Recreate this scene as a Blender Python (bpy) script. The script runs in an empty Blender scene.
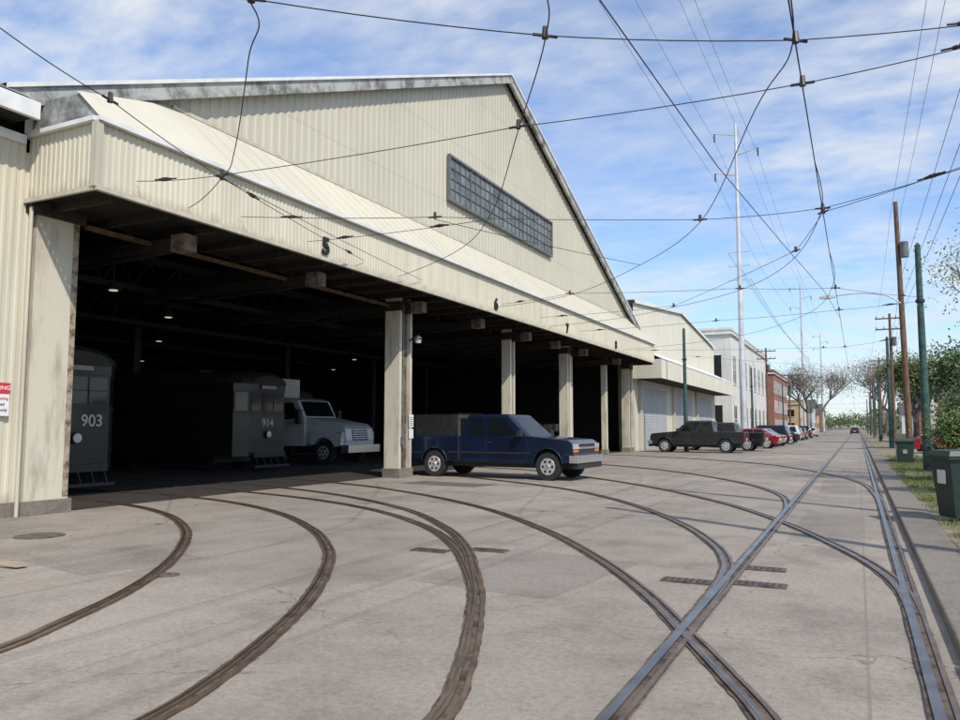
import bpy, math, random
from mathutils import Matrix, Vector
random.seed(7)
scene=bpy.context.scene
COL=scene.collection
R=math.radians

# ------------------------------------------------------------------ materials
def nt(name):
    m=bpy.data.materials.new(name); m.use_nodes=True
    t=m.node_tree; b=t.nodes['Principled BSDF']
    return m,t,b
def coords(t,scale=(1,1,1)):
    g=t.nodes.new('ShaderNodeNewGeometry'); mp=t.nodes.new('ShaderNodeMapping')
    mp.inputs['Scale'].default_value=scale
    t.links.new(g.outputs['Position'],mp.inputs['Vector']); return mp.outputs['Vector']
def noise(t,vec,scale,detail=3,rough=.6):
    n=t.nodes.new('ShaderNodeTexNoise'); n.inputs['Scale'].default_value=scale
    n.inputs['Detail'].default_value=detail; n.inputs['Roughness'].default_value=rough
    t.links.new(vec,n.inputs['Vector']); return n.outputs['Fac']
def ramp(t,fac,stops):
    r=t.nodes.new('ShaderNodeValToRGB'); e=r.color_ramp.elements
    e[0].position,e[0].color=stops[0][0],(*stops[0][1],1)
    e[1].position,e[1].color=stops[-1][0],(*stops[-1][1],1)
    for p_,c_ in stops[1:-1]:
        x=e.new(p_); x.color=(*c_,1)
    t.links.new(fac,r.inputs['Fac']); return r.outputs['Color']
def mix(t,fac,a,b,mode='MIX'):
    m=t.nodes.new('ShaderNodeMix'); m.data_type='RGBA'; m.blend_type=mode
    def put(i,v):
        if isinstance(v,(int,float)): m.inputs[i].default_value=v
        elif isinstance(v,tuple): m.inputs[i].default_value=(*v,1)
        else: t.links.new(v,m.inputs[i])
    put(0,fac);put(6,a);put(7,b); return m.outputs[2]
def bump(t,b,h,strength=.3,dist=.02):
    n=t.nodes.new('ShaderNodeBump'); n.inputs['Strength'].default_value=strength; n.inputs['Distance'].default_value=dist
    t.links.new(h,n.inputs['Height']); t.links.new(n.outputs['Normal'],b.inputs['Normal'])
W1=(1,1,1)
def g(v): return (v,v,v)

def simple(name,col,rough=.6,metal=0,var=.18,scale=6,coat=0,emit=None):
    m,t,b=nt(name)
    v=coords(t); n=noise(t,v,scale,2)
    lo=tuple(max(0,c*(1-var)) for c in col); hi=tuple(min(1,c*(1+var)) for c in col)
    t.links.new(ramp(t,n,[(.3,lo),(.7,hi)]),b.inputs['Base Color'])
    b.inputs['Roughness'].default_value=rough; b.inputs['Metallic'].default_value=metal
    if coat: b.inputs['Coat Weight'].default_value=coat; b.inputs['Coat Roughness'].default_value=.06
    if emit:
        b.inputs['Emission Color'].default_value=(*emit[0],1); b.inputs['Emission Strength'].default_value=emit[1]
    return m

def siding(name,col,grime=.5,lo=.7,lap=0,base=None):
    m,t,b=nt(name)
    v=coords(t); vs=coords(t,(2.2,2.2,.12))
    big=noise(t,v,.35,3); st=noise(t,vs,1.3,4,.65)
    c0=ramp(t,big,[(.3,tuple(x*.93 for x in col)),(.7,tuple(min(1,x*1.05) for x in col))])
    dirt=ramp(t,st,[(.34,g(lo)),(.6,W1)])
    c1=mix(t,grime,c0,dirt,'MULTIPLY')
    if lap or base:
        sp=t.nodes.new('ShaderNodeSeparateXYZ'); t.links.new(v,sp.inputs[0])
    if lap:
        md=t.nodes.new('ShaderNodeMath'); md.operation='FRACT'; dv=t.nodes.new('ShaderNodeMath'); dv.operation='DIVIDE'; dv.inputs[1].default_value=lap
        t.links.new(sp.outputs[2],dv.inputs[0]); t.links.new(dv.outputs[0],md.inputs[0])
        c1=mix(t,1.0,c1,ramp(t,md.outputs[0],[(0,g(.72)),(.018,W1)]),'MULTIPLY')
    if base:
        mr=t.nodes.new('ShaderNodeMapRange'); t.links.new(sp.outputs[2],mr.inputs[0])
        mr.inputs[1].default_value=base; mr.inputs[2].default_value=base+.5; mr.inputs[3].default_value=1; mr.inputs[4].default_value=0
        ml=t.nodes.new('ShaderNodeMath'); ml.operation='MULTIPLY'; t.links.new(mr.outputs[0],ml.inputs[0]); t.links.new(st,ml.inputs[1])
        c1=mix(t,ramp(t,ml.outputs[0],[(.28,g(0)),(.6,g(.65))]),c1,(.22,.16,.10))
    t.links.new(c1,b.inputs['Base Color']); b.inputs['Roughness'].default_value=.55
    return m

def concrete(name,base,dark,crack=True,joints=True):
    m,t,b=nt(name)
    v=coords(t)
    n1=noise(t,v,.16,3,.6); n2=noise(t,v,.8,6,.7); n3=noise(t,v,20,3,.7); n4=noise(t,v,110,1,.7)
    c=ramp(t,n1,[(.3,tuple(x*.80 for x in base)),(.7,tuple(x*1.08 for x in base))])
    c=mix(t,.85,c,ramp(t,n2,[(.30,g(.52)),(.44,g(.80)),(.52,g(.93)),(.64,g(1.0))]),'MULTIPLY')
    c=mix(t,.65,c,ramp(t,n3,[(.3,g(.58)),(.6,W1)]),'MULTIPLY')
    c=mix(t,.7,c,ramp(t,n4,[(.3,g(.52)),(.62,g(1.0))]),'MULTIPLY')
    vs=coords(t,(.8,.45,1)); st=noise(t,vs,.55,6,.68)
    c=mix(t,ramp(t,st,[(.52,g(0)),(.62,g(.28)),(.76,g(.6))]),c,dark)
    # scattered oil drips
    sp=t.nodes.new('ShaderNodeTexVoronoi'); sp.inputs['Scale'].default_value=2.3; t.links.new(v,sp.inputs['Vector'])
    c=mix(t,ramp(t,sp.outputs['Distance'],[(.02,g(.65)),(.10,g(0))]),c,dark)
    if crack:
        wn=t.nodes.new('ShaderNodeTexNoise'); wn.inputs['Scale'].default_value=1.4; wn.inputs['Detail'].default_value=4
        t.links.new(v,wn.inputs['Vector'])
        ad=t.nodes.new('ShaderNodeVectorMath'); ad.operation='MULTIPLY_ADD'
        t.links.new(wn.outputs['Color'],ad.inputs[0]); ad.inputs[1].default_value=(1.5,1.5,0); t.links.new(v,ad.inputs[2])
        vo=t.nodes.new('ShaderNodeTexVoronoi'); vo.feature='DISTANCE_TO_EDGE'; vo.inputs['Scale'].default_value=.26
        t.links.new(ad.outputs[0],vo.inputs['Vector'])
        cf=ramp(t,vo.outputs['Distance'],[(.0,g(.6)),(.0035,g(0))])
        msk=ramp(t,n1,[(.44,g(0)),(.52,W1)])
        cf=mix(t,1.0,cf,msk,'MULTIPLY')
        c=mix(t,cf,c,(.06,.05,.045))
    if joints:
        br=t.nodes.new('ShaderNodeTexBrick'); br.inputs['Scale'].default_value=1; br.offset=0
        br.inputs['Brick Width'].default_value=4.6; br.inputs['Row Height'].default_value=6.1
        br.inputs['Mortar Size'].default_value=.012; br.inputs['Mortar Smooth'].default_value=.3
        br.inputs['Color1'].default_value=(0,0,0,1); br.inputs['Color2'].default_value=(.2,.2,.2,1); br.inputs['Mortar'].default_value=(.65,.65,.65,1)
        t.links.new(v,br.inputs['Vector'])
        c=mix(t,br.outputs['Color'],c,tuple(x*.45 for x in base))
    t.links.new(c,b.inputs['Base Color']); b.inputs['Roughness'].default_value=.85
    bump(t,b,n3,.4,.014)
    return m

def brickmat(name,c1,c2,mort):
    m,t,b=nt(name)
    tc=coords(t); sp=t.nodes.new('ShaderNodeSeparateXYZ'); cb=t.nodes.new('ShaderNodeCombineXYZ'); ad=t.nodes.new('ShaderNodeMath')
    t.links.new(tc,sp.inputs[0]); t.links.new(sp.outputs[0],ad.inputs[0]); t.links.new(sp.outputs[1],ad.inputs[1])
    t.links.new(ad.outputs[0],cb.inputs[0]); t.links.new(sp.outputs[2],cb.inputs[1])
    br=t.nodes.new('ShaderNodeTexBrick'); br.inputs['Scale'].default_value=4
    br.inputs['Color1'].default_value=(*c1,1); br.inputs['Color2'].default_value=(*c2,1); br.inputs['Mortar'].default_value=(*mort,1)
    t.links.new(cb.outputs[0],br.inputs['Vector'])
    t.links.new(mix(t,.4,br.outputs['Color'],ramp(t,noise(t,tc,.7),[(.3,g(.6)),(.7,W1)]),'MULTIPLY'),b.inputs['Base Color'])
    b.inputs['Roughness'].default_value=.85
    return m

def weathered(name,a,bcol,scale=3,stretch=(1,1,1),lo=.38,hi=.56):
    m,t,b=nt(name); v=coords(t,stretch)
    n=noise(t,v,scale,5,.7)
    t.links.new(ramp(t,n,[(lo,a),(hi,bcol)]),b.inputs['Base Color']); b.inputs['Roughness'].default_value=.8
    return m

M={}
M['ground']=weathered('earth_and_grass',(.09,.10,.04),(.17,.14,.09),.5)
M['apron']=concrete('concrete_apron',(.43,.37,.305),(.17,.14,.11))
M['road']=concrete('road_concrete',(.39,.345,.295),(.16,.14,.12),False)
M['kerb']=concrete('kerb_concrete',(.29,.25,.205),(.12,.10,.08),False,False)
M['patch']=concrete('patch_concrete',(.35,.305,.255),(.14,.12,.10),False,False)
M['asphalt']=concrete('asphalt_patch',(.17,.155,.14),(.09,.08,.07),False,False)
M['walk']=concrete('sidewalk_concrete',(.38,.35,.30),(.17,.15,.13),False,False)
M['verge']=weathered('verge_dirt',(.11,.12,.05),(.27,.21,.15),1.6)
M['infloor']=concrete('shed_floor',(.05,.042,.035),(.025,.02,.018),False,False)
M['rail']=simple('rail_steel',(.19,.13,.09),.38,.55,.4,4)
M['railworn']=simple('rail_worn_steel',(.23,.205,.19),.27,.9,.35,3)
M['flange']=weathered('rail_filler',(.038,.028,.021),(.13,.095,.07),6)
M['siding']=siding('beige_siding',(.60,.555,.43),.5,.72,0,5.6)
M['wallsiding']=siding('wall_siding',(.60,.555,.43),.5,.72,0,.2)
M['gable']=siding('gable_siding',(.525,.49,.385),.3,.82,2.45)
M['sidingw']=siding('pale_siding',(.60,.575,.475),.4,.75)
M['canroof']=siding('canopy_roof_metal',(.60,.56,.445),.3,.85)
M['trim']=siding('beige_trim',(.54,.50,.39),.8)
M['white']=simple('white_flashing',(.68,.68,.66),.5,0,.12,2)
M['barge']=weathered('weathered_board',(.13,.13,.12),(.40,.40,.38),1.6)
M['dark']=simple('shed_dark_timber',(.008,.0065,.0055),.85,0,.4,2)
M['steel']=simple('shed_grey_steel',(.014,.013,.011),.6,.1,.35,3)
M['grey_steel']=simple('grey_steel',(.13,.135,.13),.5,.1,.25,3)
M['beam']=weathered('rusty_beam',(.009,.007,.005),(.028,.021,.015),5)
M['beamend']=weathered('beam_end',(.06,.045,.033),(.17,.135,.105),5)
M['ochre']=simple('ochre_header',(.085,.05,.018),.7,0,.5,6)
M['pillar']=weathered('pillar_paint',(.33,.285,.215),(.55,.505,.40),1.7,(1.5,1.5,.3),.32,.52)
M['rust']=weathered('rust',(.10,.06,.04),(.34,.28,.21),5)
M['iron']=weathered('cast_iron',(.05,.04,.033),(.14,.11,.09),9)
M['glass']=simple('dark_glass',(.018,.022,.026),.06,0,.1,2)
M['wglass']=simple('wired_glass',(.15,.165,.165),.25,0,.5,1.3)
M['cglass']=simple('car_glass',(.008,.010,.012),.07,0,.1,2)
M['black']=simple('black_rubber',(.022,.022,.022),.8,0,.3,20)
M['blackm']=simple('black_metal',(.03,.03,.032),.5,.2,.2,10)
M['wire']=simple('wire_copper_dark',(.03,.032,.035),.5,.3,.2,10)
M['insul']=simple('insulator_brown',(.05,.03,.025),.35,0,.2,20)
M['chrome']=simple('chrome',(.78,.78,.79),.2,.85,.05,10)
M['alu']=simple('aluminium_rim',(.62,.62,.63),.34,.5,.1,10)
M['blue']=simple('paint_dark_blue',(.005,.012,.038),.35,.2,.2,1,coat=.7)
M['grey']=simple('paint_dark_grey',(.030,.033,.031),.35,.4,.1,1,coat=.8)
M['blackp']=simple('paint_black',(.012,.012,.014),.3,.2,.1,1,coat=1)
M['red']=simple('paint_red',(.28,.012,.015),.3,.1,.1,1,coat=1)
M['silver']=simple('paint_silver',(.42,.43,.44),.3,.6,.05,1,coat=1)
M['whitep']=simple('paint_white',(.60,.61,.62),.35,0,.06,1,coat=.6)
M['tan']=simple('paint_tan',(.26,.2,.13),.3,.4,.05,1,coat=1)
M['lamp']=simple('headlamp_lens',(.6,.62,.63),.08,.3,.1,10,coat=1)
M['tail']=simple('tail_lamp',(.4,.01,.01),.15,0,.1,10,coat=1)
M['amber']=simple('amber_lamp',(.6,.2,.02),.2,0,.1,10)
M['olive']=simple('streetcar_green',(.012,.017,.009),.45,0,.2,3,coat=.2)
M['maroon']=simple('streetcar_red_trim',(.030,.010,.007),.5,0,.25,3,coat=.15)
M['carroof']=simple('streetcar_roof',(.026,.024,.019),.7,0,.2,3)
M['textw']=simple('white_lettering',(.5,.48,.40),.6,0,.05,3)
M['textk']=simple('black_lettering',(.01,.01,.01),.6,0,.05,3)
M['teal']=weathered('teal_pole_paint',(.02,.05,.045),(.05,.105,.09),6)
M['wood']=weathered('wood_pole',(.06,.035,.02),(.17,.10,.06),6,(3,3,.3))
M['bin']=simple('green_plastic',(.010,.030,.024),.5,0,.25,8)
M['signred']=simple('sign_red',(.55,.03,.03),.5,0,.05,3)
M['signwhite']=simple('sign_white',(.7,.7,.68),.5,0,.08,3)
M['yellow']=weathered('worn_kerb_paint',(.30,.26,.21),(.36,.285,.17),7)
M['stucco']=siding('white_stucco',(.68,.66,.60),.5)
M['brick']=brickmat('red_brick',(.32,.10,.055),(.22,.07,.04),(.35,.3,.25))
M['orange']=simple('orange_boxes',(.42,.13,.03),.6,0,.4,5)
M['cream']=simple('cream_paint',(.30,.27,.21),.6,0,.2,3)
M['mast']=simple('galvanised_mast',(.55,.56,.57),.45,.3,.15,1)
M['door']=siding('roller_door',(.42,.43,.43),.5)
M['bark']=weathered('bark',(.05,.04,.03),(.16,.13,.10),9)
M['barkl']=weathered('pale_bark',(.12,.10,.085),(.26,.225,.19),9)
M['roofd']=simple('shingle_dark',(.09,.08,.075),.9,0,.3,5)
M['bulb']=simple('lit_bulb',(.9,.85,.7),.5,0,0,3,emit=((1,.86,.62),.5))
M['housey']=siding('yellow_clapboard',(.55,.38,.2),.4)
M['houseb']=siding('pale_blue_clapboard',(.42,.5,.52),.4)
def leafmat(name,a,bb):
    m,t,b=nt(name); v=coords(t)
    oi=noise(t,v,2.2,2); c=ramp(t,oi,[(.3,a),(.7,bb)])
    t.links.new(c,b.inputs['Base Color']); b.inputs['Roughness'].default_value=.6; return m
M['leaf']=leafmat('leaf_green',(.04,.08,.015),(.11,.17,.04))
M['leafd']=leafmat('leaf_dark_green',(.02,.045,.014),(.06,.10,.025))
M['leafy']=leafmat('leaf_spring',(.10,.13,.025),(.22,.24,.06))
M['grass']=leafmat('grass_green',(.07,.12,.025),(.15,.2,.06))
M['twig']=leafmat('bare_twigs',(.15,.115,.09),(.25,.2,.16))

# ------------------------------------------------------------------ mesh builder
class MB:
    def __init__(s,M0=None): s.v=[];s.f=[];s.m=[];s.mats=[];s.M=M0 or Matrix()
    def mi(s,k):
        if k not in s.mats: s.mats.append(k)
        return s.mats.index(k)
    def add(s,vs,fs,k):
        o=len(s.v); s.v+= [tuple(s.M@Vector(p)) for p in vs]
        i=s.mi(k)
        for f in fs: s.f.append([o+a for a in f]); s.m.append(i)
    def box(s,x0,x1,y0,y1,z0,z1,k):
        x0,x1=min(x0,x1),max(x0,x1);y0,y1=min(y0,y1),max(y0,y1)
        s.add([(x0,y0,z0),(x1,y0,z0),(x1,y1,z0),(x0,y1,z0),(x0,y0,z1),(x1,y0,z1),(x1,y1,z1),(x0,y1,z1)],
              [(0,3,2,1),(4,5,6,7),(0,1,5,4),(1,2,6,5),(2,3,7,6),(3,0,4,7)],k)
    def prism(s,poly,y0,y1,k):
        n=len(poly)
        s.add([(x,y0,z) for x,z in poly]+[(x,y1,z) for x,z in poly],
              [tuple(range(n)),tuple(range(2*n-1,n-1,-1))]+[(i,i+n,(i+1)%n+n,(i+1)%n) for i in range(n)],k)
    def plan(s,poly,z0,z1,k):
        n=len(poly)
        s.add([(x,y,z0) for x,y in poly]+[(x,y,z1) for x,y in poly],
              [tuple(range(n-1,-1,-1)),tuple(range(n,2*n))]+[(i,(i+1)%n,(i+1)%n+n,i+n) for i in range(n)],k)
    def loft(s,rings,k,cap=True):
        n=len(rings[0]); vs=[p for r in rings for p in r]; fs=[]
        for a in range(len(rings)-1):
            for i in range(n): fs.append((a*n+i,a*n+(i+1)%n,(a+1)*n+(i+1)%n,(a+1)*n+i))
        if cap: fs+=[tuple(range(n-1,-1,-1)),tuple(range((len(rings)-1)*n,len(rings)*n))]
        s.add(vs,fs,k)
    def cyl(s,p0,p1,r0,r1=None,n=10,k='steel',cap=True):
        r1=r0 if r1 is None else r1
        p0=Vector(p0);p1=Vector(p1);d=(p1-p0).normalized()
        a=d.orthogonal().normalized();b=d.cross(a)
        rg=lambda p,r:[tuple(p+a*math.cos(6.28318*i/n)*r+b*math.sin(6.28318*i/n)*r) for i in range(n)]
        s.loft([rg(p0,r0),rg(p1,r1)],k,cap)
    def tube(s,pts,r,n=4,k='wire'):
        for a,b in zip(pts[:-1],pts[1:]): s.cyl(a,b,r,r,n,k,False)
    def quad(s,a,b,c,d,k): s.add([a,b,c,d],[(0,1,2,3)],k)
    def panel(s,c4,u0,u1,v0,v1,off,k):
        a,b,c,d=[Vector(p) for p in c4]
        P=lambda u,v:(a*(1-u)+b*u)*(1-v)+(d*(1-u)+c*u)*v
        n=(b-a).cross(d-a).normalized()*off
        s.add([tuple(P(u,v)+n) for u,v in((u0,v0),(u1,v0),(u1,v1),(u0,v1))],[(0,1,2,3)],k)
    def obj(s,name,parent=None,bevel=0,smooth=True,seg=2):
        me=bpy.data.meshes.new(name); me.from_pydata(s.v,[],s.f)
        for k in s.mats: me.materials.append(M[k])
        me.polygons.foreach_set('material_index',s.m); me.update()
        if smooth: me.shade_smooth(); me.set_sharp_from_angle(angle=R(35))
        o=bpy.data.objects.new(name,me); COL.objects.link(o)
        if parent: o.parent=parent
        if bevel:
            b=o.modifiers.new('bevel','BEVEL'); b.width=bevel; b.segments=seg; b.limit_method='ANGLE'; b.angle_limit=R(32); b.harden_normals=True
        return o
def empty(name):
    e=bpy.data.objects.new(name,None); COL.objects.link(e); return e
def text(body,loc,size,rot,mat,name,parent,ext=.004,off=.012):
    c=bpy.data.curves.new(name,'FONT'); c.body=body; c.size=size; c.extrude=ext; c.align_x='CENTER'; c.align_y='CENTER'
    c.offset=size*off
    o=bpy.data.objects.new(name,c); COL.objects.link(o); o.location=loc; o.rotation_euler=rot; c.materials.append(M[mat]); o.parent=parent
    return o
FACEX=(R(90),0,R(90))

# ------------------------------------------------------------------ ground
b=MB(); b.quad((-1500,-300,-.03),(1500,-300,-.03),(1500,2500,-.03),(-1500,2500,-.03),'ground'); b.obj('ground',smooth=False)
b=MB(); b.quad((-13.32,-30,0),(.56,-30,0),(.56,93,0),(-13.32,93,0),'apron'); b.obj('concrete_apron',smooth=False)
b=MB()
for i,(pl_,k) in enumerate([([(-4.2,6.9),(-2.6,6.7),(-2.3,8.9),(-4.0,9.3)],'patch'),([(-9.6,14.2),(-6.9,14.0),(-6.6,16.4),(-9.3,16.9)],'patch'),([(-8.9,5.9),(-7.4,5.6),(-7.1,7.0),(-8.6,7.4)],'patch'),
    ([(-.95,11.5),(.02,11.4),(.05,15.5),(-.9,15.6)],'patch'),([(-.9,20),(-.1,20),(-.1,25),(-.95,25)],'patch'),([(-12.9,6.6),(-10.9,6.4),(-10.7,8.2),(-12.9,8.4)],'patch'),
    ([(-11.5,18.4),(-9.0,18.1),(-8.8,19.2),(-11.4,19.6)],'asphalt')]):
    b.add([(x,y,.0012+i*.0002) for x,y in pl_],[(0,1,2,3)],k)
b.obj('pavement_patches',smooth=False)
b=MB(); b.quad((-7.6,93,-.002),(.56,93,-.002),(.56,1400,-.002),(-7.6,1400,-.002),'road'); b.obj('road',smooth=False)
b=MB()
for y in range(-30,200,6): b.box(.56,1.06,y,y+5.985,-.1,.09+random.uniform(-.005,.005),'kerb')
b.box(.56,1.06,200,1000,-.1,.09,'kerb')
b.obj('kerb',bevel=.03)
b=MB(); b.quad((1.06,-30,.075),(2.7,-30,.075),(2.7,1000,.075),(1.06,1000,.075),'verge'); b.obj('grass_verge',smooth=False)
b=MB()
for y in range(-30,300,2): b.box(2.7,4.1,y,y+1.985,-.1,.1+random.uniform(-.006,.006),'walk')
for y in range(93,400,3): b.box(-9.6,-7.6,y,y+2.98,-.1,.12,'walk')
b.obj('sidewalk')
b=MB(); b.quad((4.1,-30,.07),(60,-30,.07),(60,900,.07),(4.1,900,.07),'ground'); b.obj('lawn',smooth=False)
b=MB(); b.prism([(-12.6,0),(-8.6,0),(-8.35,.02),(-8.5,.05),(-12.6,.06)],5.5,5.66,'yellow'); b.obj('low_kerb',bevel=.02)
b=MB(); b.cyl((-10.6,7.3,.0),(-10.6,7.3,.012),.33,.33,24,'iron')
b.cyl((-6.6,6.0,.0),(-6.6,6.0,.010),.12,.12,16,'iron'); b.obj('manhole_cover')

# ------------------------------------------------------------------ rails
RA=[[(-5.2,1.0),(-5.3,2.6),(-5.52,3.55),(-5.78,4.15),(-6.28,5.15),(-7.02,6.27),(-8.05,7.5),(-9.4,8.8),(-11.3,10.1),(-13.5,10.95),(-16.8,11.3),(-30,11.35)],
[(-3.3,.5),(-3.38,2.0),(-3.48,3.05),(-3.66,3.7),(-3.98,4.5),(-4.5,5.6),(-5.25,6.86),(-6.15,8.1),(-7.6,9.6),(-9.7,11.2),(-12.26,12.4),(-15.06,12.95),(-17.3,13.0),(-30,13.0)],
[(-1.9,.5),(-1.98,2.5),(-2.1,3.72),(-2.36,4.5),(-2.74,5.4),(-3.29,6.56),(-3.98,7.75),(-4.92,9.16),(-6.22,10.65),(-8.23,12.25),(-10.7,13.5),(-13.43,14.31),(-16,14.7),(-30,14.8)],
[(-2.95,5.85),(-3.32,6.65),(-3.9,7.72),(-4.71,9.1),(-5.85,10.65),(-7.82,12.66),(-10.7,14.55),(-13.8,15.8),(-17,16.3),(-30,16.4)],
[(.28,1.0),(-.2,3.4),(-.5,4.4),(-.83,5.15),(-1.26,6.05),(-1.92,7.38),(-2.95,9.1),(-4.4,11.11),(-6.62,13.54),(-9.61,15.85),(-12.9,17.6),(-17,18.6),(-30,19.2)],
[(-1.27,5.2),(-1.3,7.3),(-1.34,8.42),(-1.46,9.4),(-1.83,10.75),(-2.68,12.8),(-4.28,15.6),(-6.49,18.3),(-9.39,20.5),(-12.1,21.9),(-18,23),(-30,23)],
[(.34,6.8),(.29,8.5),(.06,9.87),(-.39,11.4),(-1.21,13.7),(-2.61,16.6),(-4.94,20.1),(-8.04,23.5),(-12,26.6),(-20,28.5)],
[(-1.27,11.5),(-1.28,13.9),(-1.32,16.3),(-1.75,19.3),(-3.0,22.7),(-5.09,26.3),(-7.54,29.3),(-9.8,31.2),(-14,33.5),(-20,34.5)],
[(.335,16),(.28,20),(.0,24),(-.88,27.8),(-3.32,34),(-6.79,38.2),(-11,41.5),(-16,43.5)],
[(-1.27,-6),(-1.27,30),(-1.27,120),(-1.27,600)],
[(.335,-6),(.335,30),(.335,120),(.335,600)]]
def cr(P,n=8):
    out=[];Q=[P[0]]+P+[P[-1]]
    for i in range(1,len(Q)-2):
        p0,p1,p2,p3=Q[i-1:i+3]
        for j in range(n):
            t=j/n
            out.append(tuple(.5*((2*p1[a])+(-p0[a]+p2[a])*t+(2*p0[a]-5*p1[a]+4*p2[a]-p3[a])*t*t+(-p0[a]+3*p1[a]-3*p2[a]+p3[a])*t**3) for a in range(len(p1))))
    out.append(P[-1]); return out
def strip(b,pts,off,w,z,k,h=0,wob=0):
    L=[];Rr=[]
    for i,p in enumerate(pts):
        a=pts[max(0,i-1)];c=pts[min(len(pts)-1,i+1)]
        dx,dy=c[0]-a[0],c[1]-a[1];l=math.hypot(dx,dy) or 1;nx,ny=dy/l,-dx/l
        w1=w/2+random.uniform(-wob,wob); w2=w/2+random.uniform(-wob,wob)
        L.append((p[0]+nx*(off-w1),p[1]+ny*(off-w1)));Rr.append((p[0]+nx*(off+w2),p[1]+ny*(off+w2)))
    n=len(pts)
    if not h:
        b.add([(x,y,z) for x,y in L]+[(x,y,z) for x,y in Rr],[(i,i+n,i+n+1,i+1) for i in range(n-1)],k)
    else:
        b.add([(x,y,z) for x,y in L]+[(x,y,z) for x,y in Rr]+[(x,y,z-h) for x,y in L]+[(x,y,z-h) for x,y in Rr],
          [(i,i+n,i+n+1,i+1) for i in range(n-1)]+[(i,i+1,i+1+2*n,i+2*n) for i in range(n-1)]+[(i+n,i+3*n,i+1+3*n,i+1+n) for i in range(n-1)],k)
b=MB()
def dens(P,st=.5,far=60):
    out=[]
    for a,c in zip(P[:-1],P[1:]):
        l=math.hypot(c[0]-a[0],c[1]-a[1]); n=max(1,int(l/st)) if a[1]<far else max(1,int(l/20))
        out+=[(a[0]+(c[0]-a[0])*i/n,a[1]+(c[1]-a[1])*i/n) for i in range(n)]
    return out+[P[-1]]
for i,P in enumerate(RA):
    pts=cr(P,10) if i<9 else dens(P)
    mk='railworn' if i>=9 else 'rail'
    z=.004+i*.0009
    strip(b,pts,.028,.165,z,'flange',0,.007)
    strip(b,pts,0,.06,.019+i*.0006,mk,.013)
    if i<9: strip(b,pts,.0,.016,.0205+i*.0006,'railworn')
    strip(b,pts,.088,.03,.0165+i*.0006,'rail',.011)
b.obj('streetcar_track',smooth=False)
b=MB()
for (x,y) in [(-4.91,8.61),(-4.25,8.95),(-1.62,8.07),(-.92,8.2),(-1.0,9.11)]:
    b.box(x-.24,x+.24,y-.1,y+.1,.0,.0175,'flange')
    for j in range(7): b.box(x-.21+j*.063,x-.185+j*.063,y-.075,y+.075,.016,.0215,'blackm')
b.obj('switch_cover')

# ------------------------------------------------------------------ main shed
def corr(b,x,y0,y1,zb,zt,k,pitch=.25,amp=.035):
    n=int((y1-y0)/pitch); ys=[]
    for i in range(n):
        o=y0+i*pitch
        ys+=[(o,0),(o+pitch*.42,0),(o+pitch*.55,amp),(o+pitch*.87,amp)]
    ys.append((y0+n*pitch,0)); 
    vs=[];fs=[]
    for yy,d in ys: vs+=[(x+d,yy,zb(yy)),(x+d,yy,zt(yy))]
    for i in range(len(ys)-1): fs.append((2*i,2*i+2,2*i+3,2*i+1))
    b.add(vs,fs,k)
def corry(b,y,x0,x1,z0,z1,k,pitch=.25,amp=.035):
    n=int((x1-x0)/pitch); xs=[]
    for i in range(n):
        o=x0+i*pitch
        xs+=[(o,0),(o+pitch*.42,0),(o+pitch*.55,amp),(o+pitch*.87,amp)]
    xs.append((x0+n*pitch,0)); vs=[];fs=[]
    for xx,d in xs: vs+=[(xx,y-d,z0),(xx,y-d,z1)]
    for i in range(len(xs)-1): fs.append((2*i,2*i+2,2*i+3,2*i+1))
    b.add(vs,fs,k)
WX=-13.3;YP=29.6;ZP=16.65
def rz(y): return ZP-(YP-y)*.434 if y<YP else ZP-(y-YP)*.402
shed=empty('streetcar_barn')
b=MB()
corr(b,WX,8.5,50.3,lambda y:6.5,lambda y:rz(y)-.05,'gable',.3,.022)
corr(b,-11.5,8.63,48.85,lambda y:5.62,lambda y:6.8,'siding',.125,.016)
corry(b,8.62,-13.3,-11.45,5.62,6.8,'siding',.125,.016)
b.obj('siding',shed,smooth=False)
b=MB()
b.add([(-11.42,8.6,6.84),(-11.42,48.9,6.84),(-13.26,48.9,8.55),(-13.26,11.6,8.55),(-12.05,8.6,7.425)],[(0,1,2,3,4)],'canroof')
for i in range(61):
    y=12.0+i*.6
    b.prism([(-11.42,6.842),(-13.2,8.496),(-13.2,8.512),(-11.42,6.858)],y,y+.025,'canroof')
b.add([(-11.47,8.64,6.86),(-12.05,8.64,7.40),(-13.3,8.64,7.45),(-13.3,8.64,6.86)],[(0,1,2,3)],'barge')
b.obj('canopy_roof',shed,smooth=False)
b=MB()
b.box(-11.46,-11.36,8.55,48.95,6.77,6.85,'white'); b.box(-11.47,-11.38,8.56,48.94,5.56,5.64,'trim')
b.box(-13.3,-11.47,8.5,8.585,6.77,6.85,'white'); b.box(-13.3,-11.47,8.54,8.6,5.56,5.64,'trim')
b.box(-11.52,-11.4,8.52,8.66,5.62,6.76,'trim')
b.box(-13.25,-13.18,11.7,50,8.5,8.58,'trim')
b.obj('canopy_trim',shed,smooth=False)
b=MB()
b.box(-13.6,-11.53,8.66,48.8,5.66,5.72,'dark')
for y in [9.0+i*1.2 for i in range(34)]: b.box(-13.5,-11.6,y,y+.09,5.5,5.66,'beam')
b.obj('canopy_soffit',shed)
b=MB()
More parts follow.
